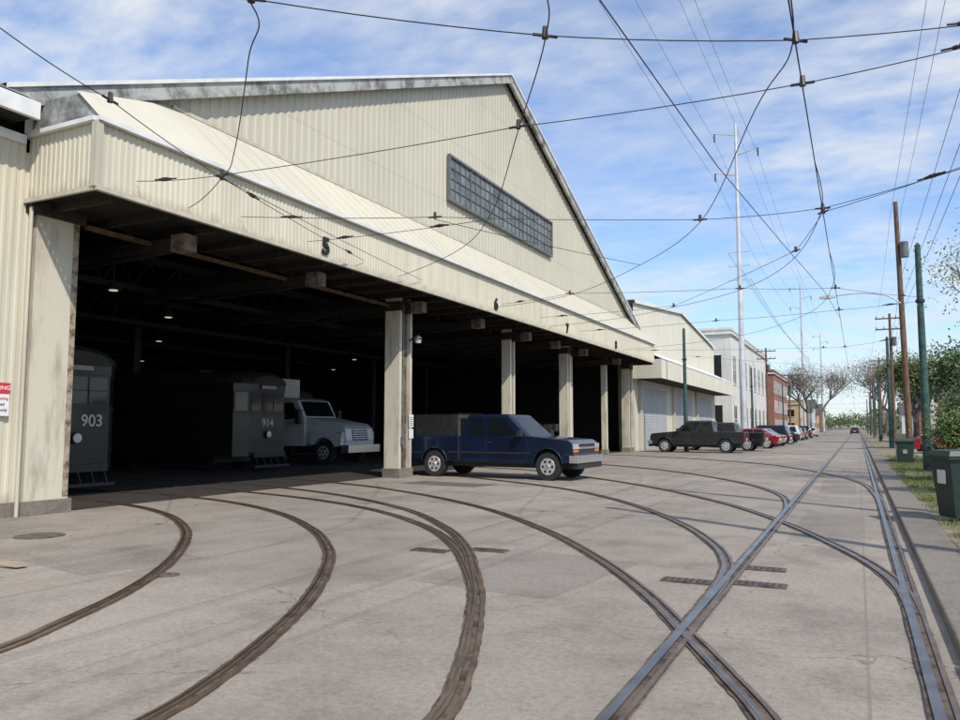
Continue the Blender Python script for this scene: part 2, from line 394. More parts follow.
for (ya,za,yb,zb_) in [(7.9,rz(7.9),YP,ZP),(YP,ZP,51.2,rz(51.2))]:
    b.quad((-13.0,ya,za+.2),(-13.0,yb,zb_+.2),(-56,yb,zb_+.2),(-56,ya,za+.2),'white')
    b.quad((-13.0,ya,za),(-13.0,yb,zb_),(-56,yb,zb_),(-56,ya,za),'dark')
    b.add([(-12.98,ya,za-.2),(-12.98,yb,zb_-.2),(-12.98,yb,zb_+.15),(-12.98,ya,za+.15),(-13.1,ya,za-.2),(-13.1,yb,zb_-.2),(-13.1,yb,zb_+.15),(-13.1,ya,za+.15)],
          [(0,1,2,3),(5,4,7,6),(0,4,5,1),(3,2,6,7)],'barge')
    b.add([(-12.92,ya,za+.15),(-12.92,yb,zb_+.15),(-12.92,yb,zb_+.235),(-12.92,ya,za+.235),(-13.2,ya,za+.15),(-13.2,yb,zb_+.15),(-13.2,yb,zb_+.235),(-13.2,ya,za+.235)],
          [(0,1,2,3),(5,4,7,6),(0,4,5,1),(3,2,6,7)],'white')
b.obj('roof',shed,smooth=False)
b=MB()
y0,y1,z0,z1=24.4,34.9,9.95,11.52
b.box(-13.2,-13.215,y0,y1,z0,z1,'wglass')
b.box(-13.24,-13.12,y0-.08,y1+.08,z0-.1,z0,'grey_steel');b.box(-13.24,-13.12,y0-.08,y1+.08,z1,z1+.09,'grey_steel')
for yy in (y0-.08,y1): b.box(-13.24,-13.12,yy,yy+.08,z0,z1,'grey_steel')
for i in range(1,24): 
    y=y0+(y1-y0)*i/24; w=.05 if i%4==0 else .018
    b.box(-13.2,-13.16,y-w/2,y+w/2,z0,z1,'grey_steel')
for i in range(1,4): z=z0+(z1-z0)*i/4; b.box(-13.2,-13.165,y0,y1,z-.01,z+.01,'grey_steel')
b.obj('gable_window',shed)
b=MB()
def pil(y,dx,dy,k='pillar'):
    for s_ in (-1,1):
        b.box(-13.3,-13.3+dx,y+s_*dy/2-(.13 if s_>0 else 0),y+s_*dy/2+(.13 if s_<0 else 0),0,5.65,k)
    b.box(-13.3+.03,-13.3+dx-.12,y-dy/2+.13,y+dy/2-.13,0,5.65,'beamend')
    b.box(-13.34,-13.26+dx,y-dy/2-.03,y+dy/2+.03,0,.28,'kerb')
    b.box(-13.33,-13.27+dx,y-dy/2-.02,y+dy/2+.02,5.2,5.5,'beam')
pil(20.75,.55,.75); pil(29.5,.4,.5); pil(36.4,.45,.5); pil(37.2,.3,.3); pil(47.9,.5,.9); pil(43.3,.3,.3)
b.box(-13.75,-13.22,8.77,9.62,0,5.62,'pillar'); b.box(-13.8,-13.18,8.7,9.68,0,.25,'kerb'); b.box(-13.8,-13.14,8.6,9.7,5.4,5.66,'beam')
b.box(-13.23,-13.195,9.5,9.6,0.3,5.4,'rust')
for z in [.5+.4*i for i in range(12)]: b.cyl((-13.195,9.55,z),(-13.18,9.55,z),.018,n=6,k='rust')
b.cyl((-13.17,8.62,.0),(-13.17,8.62,5.5),.035,n=8,k='trim')
b.cyl((-12.72,20.55,1.2),(-12.72,20.55,5.4),.02,n=6,k='grey_steel'); b.box(-12.75,-12.66,20.45,20.65,1.0,1.25,'grey_steel')
b.obj('pillars',shed,bevel=.012)
b=MB()
b.box(-13.9,-13.62,8.7,49.5,5.72,6.6,'dark')  # added dark liner wall, cuts light bouncing off the beige siding
b.add([(-13.55,8.6,6.5),(-13.55,50.3,6.5),(-13.55,50.3,8.1),(-13.55,YP,16.5),(-13.55,8.6,7.3)],[(4,3,2,1,0)],'dark')  # same added liner, covering the back of the gable against bounce light
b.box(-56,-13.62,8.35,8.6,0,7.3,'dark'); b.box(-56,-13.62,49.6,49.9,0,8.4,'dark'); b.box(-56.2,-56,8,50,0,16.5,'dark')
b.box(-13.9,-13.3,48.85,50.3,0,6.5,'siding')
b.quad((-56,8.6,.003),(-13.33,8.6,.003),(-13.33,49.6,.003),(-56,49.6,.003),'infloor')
b.obj('interior_shell',shed,smooth=False)
b=MB()
for x in range(-18,-56,-6):
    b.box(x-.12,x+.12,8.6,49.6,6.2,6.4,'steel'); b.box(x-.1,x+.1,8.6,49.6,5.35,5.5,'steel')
    for i in range(40):
        ya=8.8+i; b.cyl((x,ya,5.45),(x,ya+.5,6.25),.035,n=4,k='steel'); b.cyl((x,ya+.5,6.25),(x,ya+1,5.45),.035,n=4,k='steel')
for y in (11.3,15.6,20.75,25,29.5,33,37,43): 
    b.box(-56,-13.95,y-.1,y+.1,5.5,5.75,'steel')
    b.box(-20,-12.2,y-.1,y+.1,5.2,5.44,'beam'); b.box(-12.5,-12.1,y-.16,y+.16,5.14,5.48,'beamend')
    b.cyl((-12.5,y,5.2),(-18.5,y,5.0),.06,n=6,k='steel')
for x in (-25,-37,-49):
    for y in (15.6,20.75,29.5,37,43): b.box(x-.15,x+.15,y-.15,y+.15,0,5.4,'steel')
b.box(-13.2,-13.12,9.7,21,5.33,5.42,'ochre')
b.obj('trusses_and_beams',shed,smooth=False)
b=MB()
for (x,y) in [(-16,12.6),(-18.5,16.5),(-24,21),(-32,27),(-22,31),(-27,36),(-40,24)]:
    b.cyl((x,y,5.6),(x,y,5.05),.015,n=5,k='blackm'); b.cyl((x,y,5.05),(x,y,4.85),.07,.2,12,'carroof'); b.cyl((x,y,4.85),(x,y,4.83),.1,.1,12,'bulb')
b.obj('pendant_lamps',shed)
for tx,yy in (('5',14.9),('6',24.75),('7',32.3),('8',40.0)):
    text(tx,(-11.457,yy,5.92),.58,FACEX,'textk','bay_number',shed,.02,.03)

wing=empty('side_shed')
b=MB()
corr(b,WX,-12,8.7,lambda y:.25,lambda y:6.75,'wallsiding',.15,.02)
b.box(-13.6,-13.24,-12,8.72,0,.25,'kerb')
b.box(-13.33,-13.22,-12,8.5,6.62,6.78,'white')
b.box(-13.4,-12.72,-12,8.3,6.95,7.02,'dark'); b.box(-12.74,-12.65,-12,8.35,6.92,7.22,'white')
b.quad((-12.65,-12,7.24),(-12.65,8.35,7.24),(-13.6,8.35,7.75),(-13.6,-12,7.75),'barge')
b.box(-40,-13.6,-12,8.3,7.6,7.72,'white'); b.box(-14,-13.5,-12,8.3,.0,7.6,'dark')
b.obj('walls_and_roof',wing,smooth=False)
sg=empty('warning_sign'); b=MB(); b.box(-13.255,-13.2,7.93,8.42,1.75,2.32,'signwhite'); b.box(-13.2,-13.195,7.93,8.42,2.13,2.32,'signred'); b.obj('board',sg)
text('WARNING',(-13.192,8.175,2.23),.1,FACEX,'signwhite','lettering',sg,.001)
for i,tx in enumerate(['No Trespassing','Authorized','personnel only']): text(tx,(-13.197,8.175,2.05-i*.1),.07,FACEX,'textk' if i else 'signred','lettering',sg,.001)
b=MB(); b.box(-12.745,-12.73,20.95,21.2,1.55,1.95,'signwhite'); b.box(-12.745,-12.73,20.95,21.2,1.2,1.5,'signwhite')
for i in range(5): b.box(-12.73,-12.727,20.98,21.17,1.6+i*.06,1.62+i*.06,'textk')
b.obj('notice_sign')
b=MB(); b.cyl((-12.72,20.9,4.3),(-12.45,20.9,4.42),.03,n=6,k='blackm'); b.cyl((-12.45,20.9,4.42),(-12.4,20.9,4.3),.09,.14,12,'grey_steel'); b.cyl((-12.4,20.9,4.3),(-12.4,20.9,4.2),.11,.09,10,'lamp'); b.obj('wall_lantern')

# ------------------------------------------------------------------ vehicles
def arc(cx,cz,r,a0,a1,n=9): return [(cx+r*math.cos(R(a0+(a1-a0)*i/n)),cz+r*math.sin(R(a0+(a1-a0)*i/n))) for i in range(n+1)]
def wheel(b,x,y,r,w,side,hub=.6):
    b.cyl((x,y-w/2,r),(x,y+w/2,r),r,r,28,'black')
    yo=y+side*(w/2)
    b.cyl((x,yo-side*.02,r),(x,yo+side*.006,r),r*hub+.02,r*hub,24,'alu')
    b.cyl((x,yo,r),(x,yo+side*.02,r),r*.2,r*.16,12,'chrome')
    for i in range(6):
        a=i*math.pi/3; cx=x+math.cos(a)*r*hub*.66; cz=r+math.sin(a)*r*hub*.66
        b.cyl((cx,yo,cz),(cx,yo+side*.009,cz),r*hub*.19,r*hub*.19,8,'black')
def place(x,y,ang): return Matrix.Translation((x,y,0))@Matrix.Rotation(R(ang),4,'Z')
def greenhouse(b,bt,tp,k,sidewins,wsv=(.08,.9)):
    x0,x1,hw,z0=bt; X0,X1,HW,z1=tp
    bot=[(x0,-hw,z0),(x1,-hw+.06,z0),(x1,hw-.06,z0),(x0,hw,z0)]; top=[(X0,-HW,z1),(X1,-HW,z1),(X1,HW,z1),(X0,HW,z1)]
    g2=MB(b.M); g2.loft([bot,top],k)
    g3=MB(b.M)
    r_=(bot[0],bot[1],top[1],top[0]); l_=(bot[2],bot[3],top[3],top[2]); fr=(bot[1],bot[2],top[2],top[1]); rr=(bot[3],bot[0],top[0],top[3])
    for (u0,u1) in sidewins:
        g3.panel(r_,u0,u1,.08,.84,.006,'cglass'); g3.panel(l_,1-u1,1-u0,.08,.84,.006,'cglass')
    g3.panel(fr,.06,.94,wsv[0],wsv[1],.006,'cglass'); g3.panel(rr,.08,.92,.12,.86,.006,'cglass')
    return g2,g3
def pickup(name,x,y,ang,k,L=6.2,ra=1.25,fa=5.2,bed=2.15,crew=False,zs=1.0):
    e=empty(name); Mx=place(x,y,ang)@Matrix.Translation((-L/2,0,0))@Matrix.Diagonal((1,1,zs,1))
    hw=.98; wr=.385; ar=.47
    body=MB(Mx)
    zb=.46
    cab=[(bed+.02,zb)]+[(fa-ar-.05,zb)]+[p_ for p_ in arc(fa,.42,ar,172,8)]+[(L-.22,.52),(L-.17,.75),(L-.19,1.02),(L-.34,1.12),(fa-.1,1.19),(fa-.72,1.24),(bed+.02,1.2)]
    body.prism(cab,-hw,hw,k)
    bedp=[(.16,.55),(ra-ar-.03,.53)]+arc(ra,.42,ar,170,10)+[(bed,zb),(bed,1.2),(.12,1.2),(.12,.7)]
    for s_ in (-1,1):
        body.prism(bedp,-hw if s_<0 else hw-.14,-hw+.14 if s_<0 else hw,k)
    body.box(.1,.18,-hw+.05,hw-.05,.62,1.19,k)
    body.obj('body',e,bevel=.045,seg=3)
    inn=MB(Mx); inn.box(.18,bed,-hw+.14,hw-.14,.6,.8,'blackm'); inn.box(.4,L-.4,-.6,.6,.32,.6,'blackm')
    inn.box(ra-ar,ra+ar,-.7,.7,.35,.85,'black'); inn.box(fa-ar,fa+ar,-.7,.7,.35,.8,'black')
    inn.obj('chassis',e)
    gx1=fa-.58
    wins=[(.1,.37),(.42,.84)] if not crew else [(.07,.44),(.49,.87)]
    ga,gb=greenhouse(MB(Mx),(bed+.04,gx1,.93,1.17),(bed+.2,gx1-.82,.73,1.86),k,wins)
    ga.obj('cab',e,bevel=.075,seg=4); gb.obj('windows',e,smooth=False)
    d=MB(Mx)
    for s_ in (-1,1):
        wheel(d,ra,s_*.84,wr,.25,s_); wheel(d,fa,s_*.84,wr,.25,s_)
        def sl(x0,x1,z0,z1,kk,t=.008): d.box(x0,x1,s_*hw-.01*s_,s_*(hw+t),z0,z1,kk)
        mid=bed+.04+(gx1-bed)*(.39 if not crew else .465)
        for xx in (bed+.08,mid,gx1-.08): sl(xx-.006,xx+.006,.56,1.15,'black',.002)
        sl(bed+.1,gx1-.1,.53,.545,'black',.002)
        sl(bed-.012,bed+.03,.5,1.17,'black',.001)
        sl(.2,ra-.5,.7,.75,'blackm'); sl(ra+.52,fa-.55,.72,.77,'blackm'); sl(fa+.5,L-.3,.7,.75,'blackm')
        sl(mid+.06,mid+.2,1.02,1.06,'blackm',.03)
        for cx in (ra,fa):
            pts=[(px,s_*(hw+.002),pz) for px,pz in arc(cx,.42,ar+.01,175,5,12)]
            d.tube(pts,.018,5,k)
        d.box(gx1-.32,gx1-.2,s_*.98,s_*1.2,1.22,1.4,'blackm')
        d.box(L-.25,L-.155,s_*.62,s_*.975,.88,1.02,'lamp')
        d.box(L-.25,L-.157,s_*.62,s_*.97,.79,.86,'amber')
        d.box(.09,.17,s_*.84,s_*.975,.75,1.12,'tail')
    d.box(L-.2,L-.145,-.6,.6,.76,1.03,'blackm'); d.box(L-.2,L-.125,-.62,.62,.88,.93,'chrome'); d.box(L-.19,L-.13,-.62,.62,1.02,1.045,'chrome')
    d.box(L-.3,L-.02,-1.0,1.0,.5,.70,'chrome'); d.box(L-.2,L-.06,-.93,.93,.34,.5,'blackm')
    d.box(-.02,.1,-.95,.95,.48,.66,'chrome'); d.box(.09,.102,-.16,.16,.72,.86,'signwhite')
    d.box(.085,.105,-.12,.12,.98,1.05,'blackm')
    d.obj('fittings_and_wheels',e,bevel=.012,seg=2)
    return e
def car(name,x,y,ang,k,L=4.6,h=1.45,suv=False):
    e=empty(name); Mx=place(x,y,ang)@Matrix.Translation((-L/2,0,0)); hw=.88; wr=.33; ar=.4; ra=.85; fa=L-.9
    zr=.98 if not suv else 1.05; zh=.92 if not suv else 1.05
    if suv: h=1.72
    P_=[(.1,.35),(ra-ar,.3)]+arc(ra,.36,ar,172,8)+[(fa-ar,.3)]+arc(fa,.36,ar,172,8)+[(L-.06,.35),(L,.55),(L-.08,.75),(L-.5,zh-.06),(L-1.35,zh+.03),(.9,zr),(.12,zr-.03),(.0,.75),(.02,.5)]
    bd=MB(Mx); bd.prism(P_,-hw,hw,k); bd.obj('body',e,bevel=.07,seg=3)
    ch=MB(Mx); ch.box(.3,L-.3,-.7,.7,.2,.6,'black'); ch.obj('underbody',e)
    bt=(.35 if not suv else .08,L-1.3,hw-.06,zr-.04); tp=(1.15 if not suv else .35,L-2.15,hw-.26,h)
    ga,gb=greenhouse(MB(Mx),bt,tp,k,[(.08,.3),(.34,.6),(.63,.9)] if suv else [(.12,.46),(.5,.86)])
    ga.obj('cabin',e,bevel=.06,seg=3); gb.obj('windows',e,smooth=False)
    d=MB(Mx)
    for s_ in (-1,1):
        wheel(d,ra,s_*.78,wr,.2,s_,.68); wheel(d,fa,s_*.78,wr,.2,s_,.68)
        d.box(L-.3,L-.05,s_*.5,s_*.86,.62,.74,'lamp')
        d.box(-.01,.12,s_*.55,s_*.88,.72,.88,'tail')
        d.box(L-1.75,L-1.6,s_*.88,s_*1.04,.98,1.1,k)
    d.box(-.02,.05,-.25,.25,.6,.72,'signwhite'); d.box(L-.05,L+.02,-.5,.5,.4,.6,'blackm')
    d.obj('fittings_and_wheels',e,bevel=.015,seg=1)
    return e
pickup('pickup_truck',-10.2,22.3,-4,'blue',zs=1.05)
pickup('pickup_truck',-8.9,49.0,180,'grey',L=5.9,ra=1.2,fa=4.85,bed=1.75,crew=True,zs=1.05)
pickup('pickup_truck',-8.2,53.5,178,'blackp',L=5.9,ra=1.2,fa=4.85,bed=1.75,crew=True)
car('parked_car',-7.4,60.5,176,'red')
car('parked_car',-7.4,65.0,180,'silver')
car('suv',-7.3,69,176,'blackp',suv=True)
car('parked_car',-7.0,75.5,182,'grey')
car('suv',-7.4,83,180,'whitep',suv=True)
car('parked_car',-6.7,99,90,'silver'); car('parked_car',-6.7,107,90,'tan'); car('suv',-6.7,118,90,'blackp',suv=True)
car('parked_car',-6.7,135,90,'whitep'); car('parked_car',-.7,190,90,'blackp')
car('parked_car',5.0,50,-4,'red',L=4.7)
car('parked_car',7.5,70,0,'blackp')

def truck(x,y,ang):
    e=empty('box_truck'); Mx=place(x,y,ang); b=MB(Mx)
    hood=[(-2.1,.85)]+[(-1.6,.85)]+arc(-1.05,.52,.6,150,20)+[(-.1,.8),(0,1.0),(-.08,1.5),(-.3,1.68),(-2.1,1.98)]
    b.prism(hood,-1.0,1.0,'whitep'); 
    for s_ in (-1,1): b.prism([(-1.75,.8)]+arc(-1.05,.52,.6,150,20)+[(-.15,.8),(-.12,1.2),(-.6,1.38),(-1.75,1.4)],*( (-1.2,-.9) if s_<0 else (.9,1.2)),'whitep')
    b.prism([(-2.1,.75),(-4.1,.75),(-4.1,2.75),(-3.9,2.85),(-2.85,2.82),(-2.5,2.7),(-2.1,1.95)],-1.12,1.12,'whitep')
    b.obj('cab',e,bevel=.05,seg=3)
    b=MB(Mx)
    b.box(-10.5,-4.3,-1.25,1.25,1.15,3.75,'whitep'); b.obj('cargo_box',e,bevel=.03)
    b=MB(Mx); b.box(-10.4,-.5,-.45,.45,.55,1.0,'blackm')
    fr=((-2.1+.01,-1.05,1.98),(-2.09,1.05,1.98),(-2.49,1.0,2.7),(-2.49,-1.0,2.7))
    b.panel(fr,.03,.97,.05,.95,.01,'cglass')
    for s_ in (-1,1):
        yy=s_*1.128; b.add([(-2.35,yy,1.95),(-3.5,yy,1.85),(-3.5,yy,2.6),(-2.75,yy,2.6)],[(0,1,2,3)],'cglass')
        b.box(-2.3,-2.1,s_*1.3,s_*1.5,1.7,2.3,'blackm'); b.cyl((-2.2,s_*1.1,2.25),(-2.2,s_*1.4,2.25),.02,n=6,k='blackm')
        b.box(-.5,-.12,s_*.78,s_*1.18,1.12,1.36,'lamp')
        b.box(-3.6,-2.7,s_*1.0,s_*1.2,.4,.7,'blackm')
        wheel(b,-1.05,s_*1.02,.5,.28,s_,.55); wheel(b,-8.2,s_*1.05,.5,.3,s_,.55)
    b.prism([(-.02,1.0),(.03,1.0),(-.05,1.48),(-.12,1.48)],-.55,.55,'blackm')
    for i in range(5): b.prism([(.02-.016*i,1.06+i*.09),(.045-.016*i,1.06+i*.09),(.04-.016*i,1.09+i*.09),(.015-.016*i,1.09+i*.09)],-.55,.55,'chrome')
    b.box(-.15,.22,-1.15,1.15,.5,.82,'chrome')
    b.obj('fittings_and_wheels',e,bevel=.012,seg=1)
truck(-19.0,27.3,0)

def streetcar(x,y,num,ny=0):
    e=empty('streetcar'); Mx=Matrix.Translation((x,y,0)); L=14.3
    pl=lambda o:[(o,-.9),(o,.9),(-.38,1.3+o),(-L+.38,1.3+o),(-L-o,.9),(-L-o,-.9),(-L+.38,-1.3-o),(-.38,-1.3-o)]
    b=MB(Mx)
    b.plan(pl(0),.55,1.98,'olive'); b.plan(pl(.02),1.98,2.05,'maroon'); b.plan(pl(-.015),2.05,2.82,'maroon'); b.plan(pl(.02),2.82,3.08,'olive')
    b.plan(pl(.015),.98,1.02,'maroon')
    rings=[]
    for xx,sc,zz in [(.1,.62,3.06),(-.15,.86,3.08),(-.9,1,3.1),(-L+.9,1,3.1),(-L+.15,.86,3.08),(-L-.1,.62,3.06)]:
        hz=.5*sc
        rings.append([(xx,math.cos(R(a))*1.36*sc,zz+math.sin(R(a))*hz) for a in range(0,181,20)])
    b.loft(rings,'carroof')
    b.box(-L+3,-3,-.35,.35,3.54,3.68,'carroof')
    b.obj('car_body',e)
    b=MB(Mx)
    for (a,c) in ((-.82,-.32),(-.26,.26),(.32,.82)):
        b.box(-.01,.004,a,c,2.12,2.76,'glass'); b.box(.0,.02,a,c,2.42,2.45,'maroon')
    b.box(.0,.06,-.42,.42,2.88,3.05,'blackm'); b.box(.06,.064,-.38,.38,2.91,3.02,'cream')
    for s_ in (-1,1):
        c4=((-.015,s_*.9,2.12),(-.38,s_*1.285,2.12),(-.38,s_*1.285,2.76),(-.015,s_*.9,2.76))
        if s_<0: c4=(c4[1],c4[0],c4[3],c4[2])
        b.panel(c4,.12,.88,0,1,.006,'glass')
        for i in range(15):
            xa=-.75-i*.87; b.box(xa-.68,xa,s_*1.28,s_*1.289,2.1,2.78,'glass')
            b.box(xa-.68,xa,s_*1.28,s_*1.3,2.43,2.46,'maroon')
    b.cyl((-.0,0,1.3),(.09,0,1.3),.13,.14,16,'blackm'); b.cyl((.09,0,1.3),(.1,0,1.3),.11,.11,16,'lamp')
    b.box(-.1,.16,-.8,.8,.5,.68,'blackm'); b.box(.0,.3,-.9,.9,.16,.24,'blackm')
    for yy in (-.7,-.35,0,.35,.7): b.cyl((.1,yy,.6),(.3,yy,.2),.018,n=5,k='blackm')
    for xx in (-2.8,-L+2.8):
        b.box(xx-1.2,xx+1.2,-.95,.95,.3,.56,'blackm')
        for dx in (-.8,.8):
            for s_ in (-1,1): b.cyl((xx+dx,s_*.74,.34),(xx+dx,s_*.86,.34),.33,.33,18,'blackm')
    b.cyl((-5,0,3.65),(-12,0,4.1),.03,n=6,k='blackm')
    b.obj('fittings',e)
    text(num,(x+.012,y+ny,1.7),.4,FACEX,'textw','fleet_number',e,.004)
streetcar(-16.6,12.2,'903',.42)
streetcar(-18.9,21.4,'914')
streetcar(-26,16.2,'922'); streetcar(-26,32,'930')

b=MB(); b.box(-20.5,-18,34.3,37,.15,2.2,'cream'); b.box(-20.55,-17.95,34.25,37.05,2.2,2.28,'steel'); b.box(-17.99,-17.97,34.6,35.6,.3,2.0,'steel'); b.box(-17.99,-17.97,35.7,36.7,.3,2.0,'steel')
b.obj('storage_container',bevel=.02)
b=MB()
for z in (.1,.7,1.3): b.box(-16.2,-15.2,38.5,42.3,z,z+.06,'steel')
for x in (-16.2,-15.25):
    for y in (38.5,40.4,42.25): b.box(x,x+.06,y,y+.06,0,1.8,'steel')
for i in range(14): 
    z=random.choice((.16,.76,1.36)); y=38.6+random.random()*3.2; b.box(-16.1,-15.3,y,y+.4,z,z+.2+random.random()*.2,random.choice(('orange','orange','cream','signwhite')))
b.obj('storage_rack')
b=MB(); b.cyl((-17,38.2,0),(-17,38.2,.95),.3,.3,18,'blue'); 
for z in (.3,.62): b.cyl((-17,38.2,z),(-17,38.2,z+.03),.312,.312,18,'blue')
b.obj('oil_drum')

# ------------------------------------------------------------------ second shed, other buildings
e=empty('corrugated_warehouse'); b=MB()
def z2(y): return 9.9+(y-50.5)*.085 if y<66 else 11.2-(y-66)*.09
corr(b,WX,50.6,83,lambda y:5.6,z2,'sidingw',.35,.03)
corry(b,50.45,-30,-13.3,0,9.7,'sidingw',.35,.04)
b.box(-13.6,-13.31,50.6,64,0,5.6,'sidingw')
for ya,yb in ((50.4,66),(66,83.1)):
    b.add([(-13.1,ya,z2(ya)-.05),(-13.1,yb,z2(yb)-.05),(-13.1,yb,z2(yb)+.2),(-13.1,ya,z2(ya)+.2),(-30,ya,z2(ya)+.2),(-30,yb,z2(yb)+.2)],[(0,1,2,3),(3,2,5,4)],'white')
corr(b,-11.4,50.2,83,lambda y:4.75,lambda y:6.0,'sidingw',.25,.03)
b.quad((-11.35,50.2,6.03),(-11.35,83,6.03),(-13.28,83,7.0),(-13.28,50.2,7.0),'white')
b.box(-13.3,-11.45,50.25,83,4.8,4.9,'dark'); b.box(-13.3,-11.4,50.18,50.25,4.75,6.0,'sidingw')
b.box(-13.6,-13.32,64,83,0,5.6,'sidingw')
for y in (52,62.5,72.5): 
    b.box(-13.3,-13.27,y,y+8,0,4.3,'door')
    for i in range(21): b.box(-13.27,-13.255,y,y+8,.1+i*.2,.14+i*.2,'door')
    b.box(-13.3,-13.1,y-.35,y,0,4.75,'trim')
b.box(-30,-13.6,83,83.2,0,9.6,'sidingw')
b.obj('walls_and_roof',e,smooth=False)

def block(name,x0,x1,y0,y1,h,k,ny,nx,st,roofk='white',win='glass',cor=.5):
    e=empty(name); b=MB(); b.box(x0,x1,y0,y1,0,h,k); b.box(x0-.15,x1+.15,y0-.15,y1+.15,h,h+cor*.5,k); b.box(x0-.25,x1+.25,y0-.25,y1+.25,h-.5,h-.3,roofk)
    b.obj('walls',e); b=MB()
    sh=(h-1.2)/st
    for s_ in range(st):
        z0=.9+s_*sh; z1=z0+sh*.55
        for i in range(ny):
            y=y0+(y1-y0)*(i+.5)/ny; w=(y1-y0)/ny*.26
            b.box(x1-.02,x1+.02,y-w,y+w,z0,z1,win)
            b.box(x1,x1+.06,y-w-.1,y-w,z0-.1,z1+.1,roofk); b.box(x1,x1+.06,y+w,y+w+.1,z0-.1,z1+.1,roofk)
            b.box(x1,x1+.1,y-w-.1,y+w+.1,z0-.18,z0-.1,roofk); b.box(x1,x1+.06,y-w,y+w,z1,z1+.1,roofk)
            b.box(x1+.02,x1+.04,y-w,y+w,(z0+z1)/2-.03,(z0+z1)/2+.03,roofk); b.box(x1+.02,x1+.045,y-.03,y+.03,z0,z1,roofk)
        for i in range(nx):
            x=x0+(x1-x0)*(i+.5)/nx; w=(x1-x0)/nx*.24
            b.box(x-w,x+w,y0-.02,y0+.02,z0,z1,win); b.box(x-w-.1,x+w+.1,y0-.1,y0-.02,z0-.1,z0,roofk); b.box(x-w-.1,x+w+.1,y0-.06,y0,z1,z1+.1,roofk)
            b.box(x-.03,x+.03,y0-.04,y0-.02,z0,z1,roofk)
    b.obj('windows',e)
block('white_office_building',-24,-12.3,88,126,12.3,'stucco',8,3,2)
block('brick_building',-26,-12.5,138,165,11,'brick',7,3,3)
block('cream_building',-22,-11.5,182,200,7,'housey',5,3,2)
def house(name,x0,x1,y0,y1,h,k,d=1):
    e=empty(name); b=MB(); b.box(x0,x1,y0,y1,.07,h,k)
    ym=(y0+y1)/2; b.add([(x0-.4,y0-.4,h),(x1+.4,y0-.4,h),(x1+.4,y1+.4,h),(x0-.4,y1+.4,h),(x0-.4,ym,h+2.4),(x1+.4,ym,h+2.4)],[(0,1,5,4),(2,3,4,5),(1,2,5),(3,0,4),(0,3,2,1)],'roofd')
    xf=x0-.03 if d<0 else x1+.03
    for y in (y0+1.2,ym,y1-1.2): b.box(xf-.03,xf+.03,y-.45,y+.45,1.2,2.8,'glass'); b.box(xf-.05,xf+.05,y-.55,y+.55,1.1,1.2,'white'); b.box(xf-.05,xf+.05,y-.55,y+.55,2.8,2.9,'white')
    b.obj('house_shell',e)
for i,(y,k) in enumerate([(215,'houseb'),(235,'stucco'),(256,'housey'),(280,'brick'),(305,'stucco')]): house('clapboard_house',-20,-11,y,y+11,5.5+(i%2)*1.5,k,1)
for i,(y,k) in enumerate([(60,'stucco'),(82,'houseb'),(100,'housey'),(122,'stucco'),(145,'brick'),(170,'houseb'),(200,'stucco')]): house('clapboard_house',9,19,y,y+11,4.6+(i%2)*1.5,k,-1)

# ------------------------------------------------------------------ poles
def teal(x,y,h=7.9):
    b=MB(); b.cyl((x,y,0),(x,y,1.2),.16,.16,14,'teal'); b.cyl((x,y,1.2),(x,y,h),.14,.09,14,'teal'); b.cyl((x,y,h),(x,y,h+.12),.11,.03,14,'teal')
    b.cyl((x,y,5.9),(x,y,6.0),.15,.15,12,'blackm'); b.cyl((x,y,1.2),(x,y,1.26),.18,.18,14,'teal'); b.obj('trolley_pole')
for p_ in [(2.12,30.7),(2.1,62),(2.1,92),(2.1,124),(2.1,160),(-10,50.8),(-10.2,88,),(-10,124),(-10,160),(2.2,10.1),(2.3,15.0),(2.06,200),(-10,200)]: teal(*p_)
def wood(x,y,h,arm=True,lean=0):
    b=MB(); b.cyl((x,y,0),(x+lean,y,h),.17,.11,12,'wood')
    if arm:
        for z in (h-.5,h-1.5): 
            b.box(x+lean-1.2,x+lean+1.2,y-.06,y+.06,z,z+.12,'wood')
            for dx in (-1.1,-.5,.5,1.1): b.cyl((x+lean+dx,y,z+.12),(x+lean+dx,y,z+.3),.05,.03,8,'insul')
    b.cyl((x+lean+.3,y-.2,h-3),(x+lean+.3,y-.2,h-2.2),.2,.2,12,'grey_steel')
    b.obj('utility_pole')
wood(2.35,45,13.3,False,-.15); wood(3.0,80,12); wood(2.9,118,11); wood(2.9,155,11); wood(-10.6,108,12); wood(-10.6,145,11); wood(-10.6,190,11); wood(2.9,200,11)
b=MB(); pts=cr([(2.25,44.9,7.9),(1.6,44.8,8.35),(.4,44.6,8.55),(-.9,44.4,8.45)],5); b.tube(pts,.035,6,'mast')
b.loft([[(-.8,44.3,8.38),(-.8,44.5,8.38),(-.8,44.5,8.5),(-.8,44.3,8.5)],[(-1.2,44.22,8.33),(-1.2,44.58,8.33),(-1.2,44.55,8.52),(-1.2,44.25,8.52)],[(-1.6,44.3,8.36),(-1.6,44.5,8.36),(-1.6,44.48,8.46),(-1.6,44.32,8.46)]],'mast')
b.obj('street_lamp')
def mast(x,y,h):
    b=MB(); b.cyl((x,y,0),(x,y,h),.36,.14,14,'mast')
    for i,z in enumerate((h-1,h-3.2,h-5.4)):
        s_=1 if i%2 else -1
        b.cyl((x,y,z-.3),(x+s_*2.2,y,z+.2),.09,.05,8,'mast'); b.cyl((x+s_*2.2,y,z+.2),(x+s_*2.2,y,z-.7),.08,.08,8,'insul')
    for i,z in enumerate((h-14,h-15.5,h-17)): b.cyl((x-1.1,y,z),(x+1.1,y,z),.05,.05,6,'mast')
    b.obj('transmission_pole')
for y in (84,187,290): mast(-10.6,y,34)

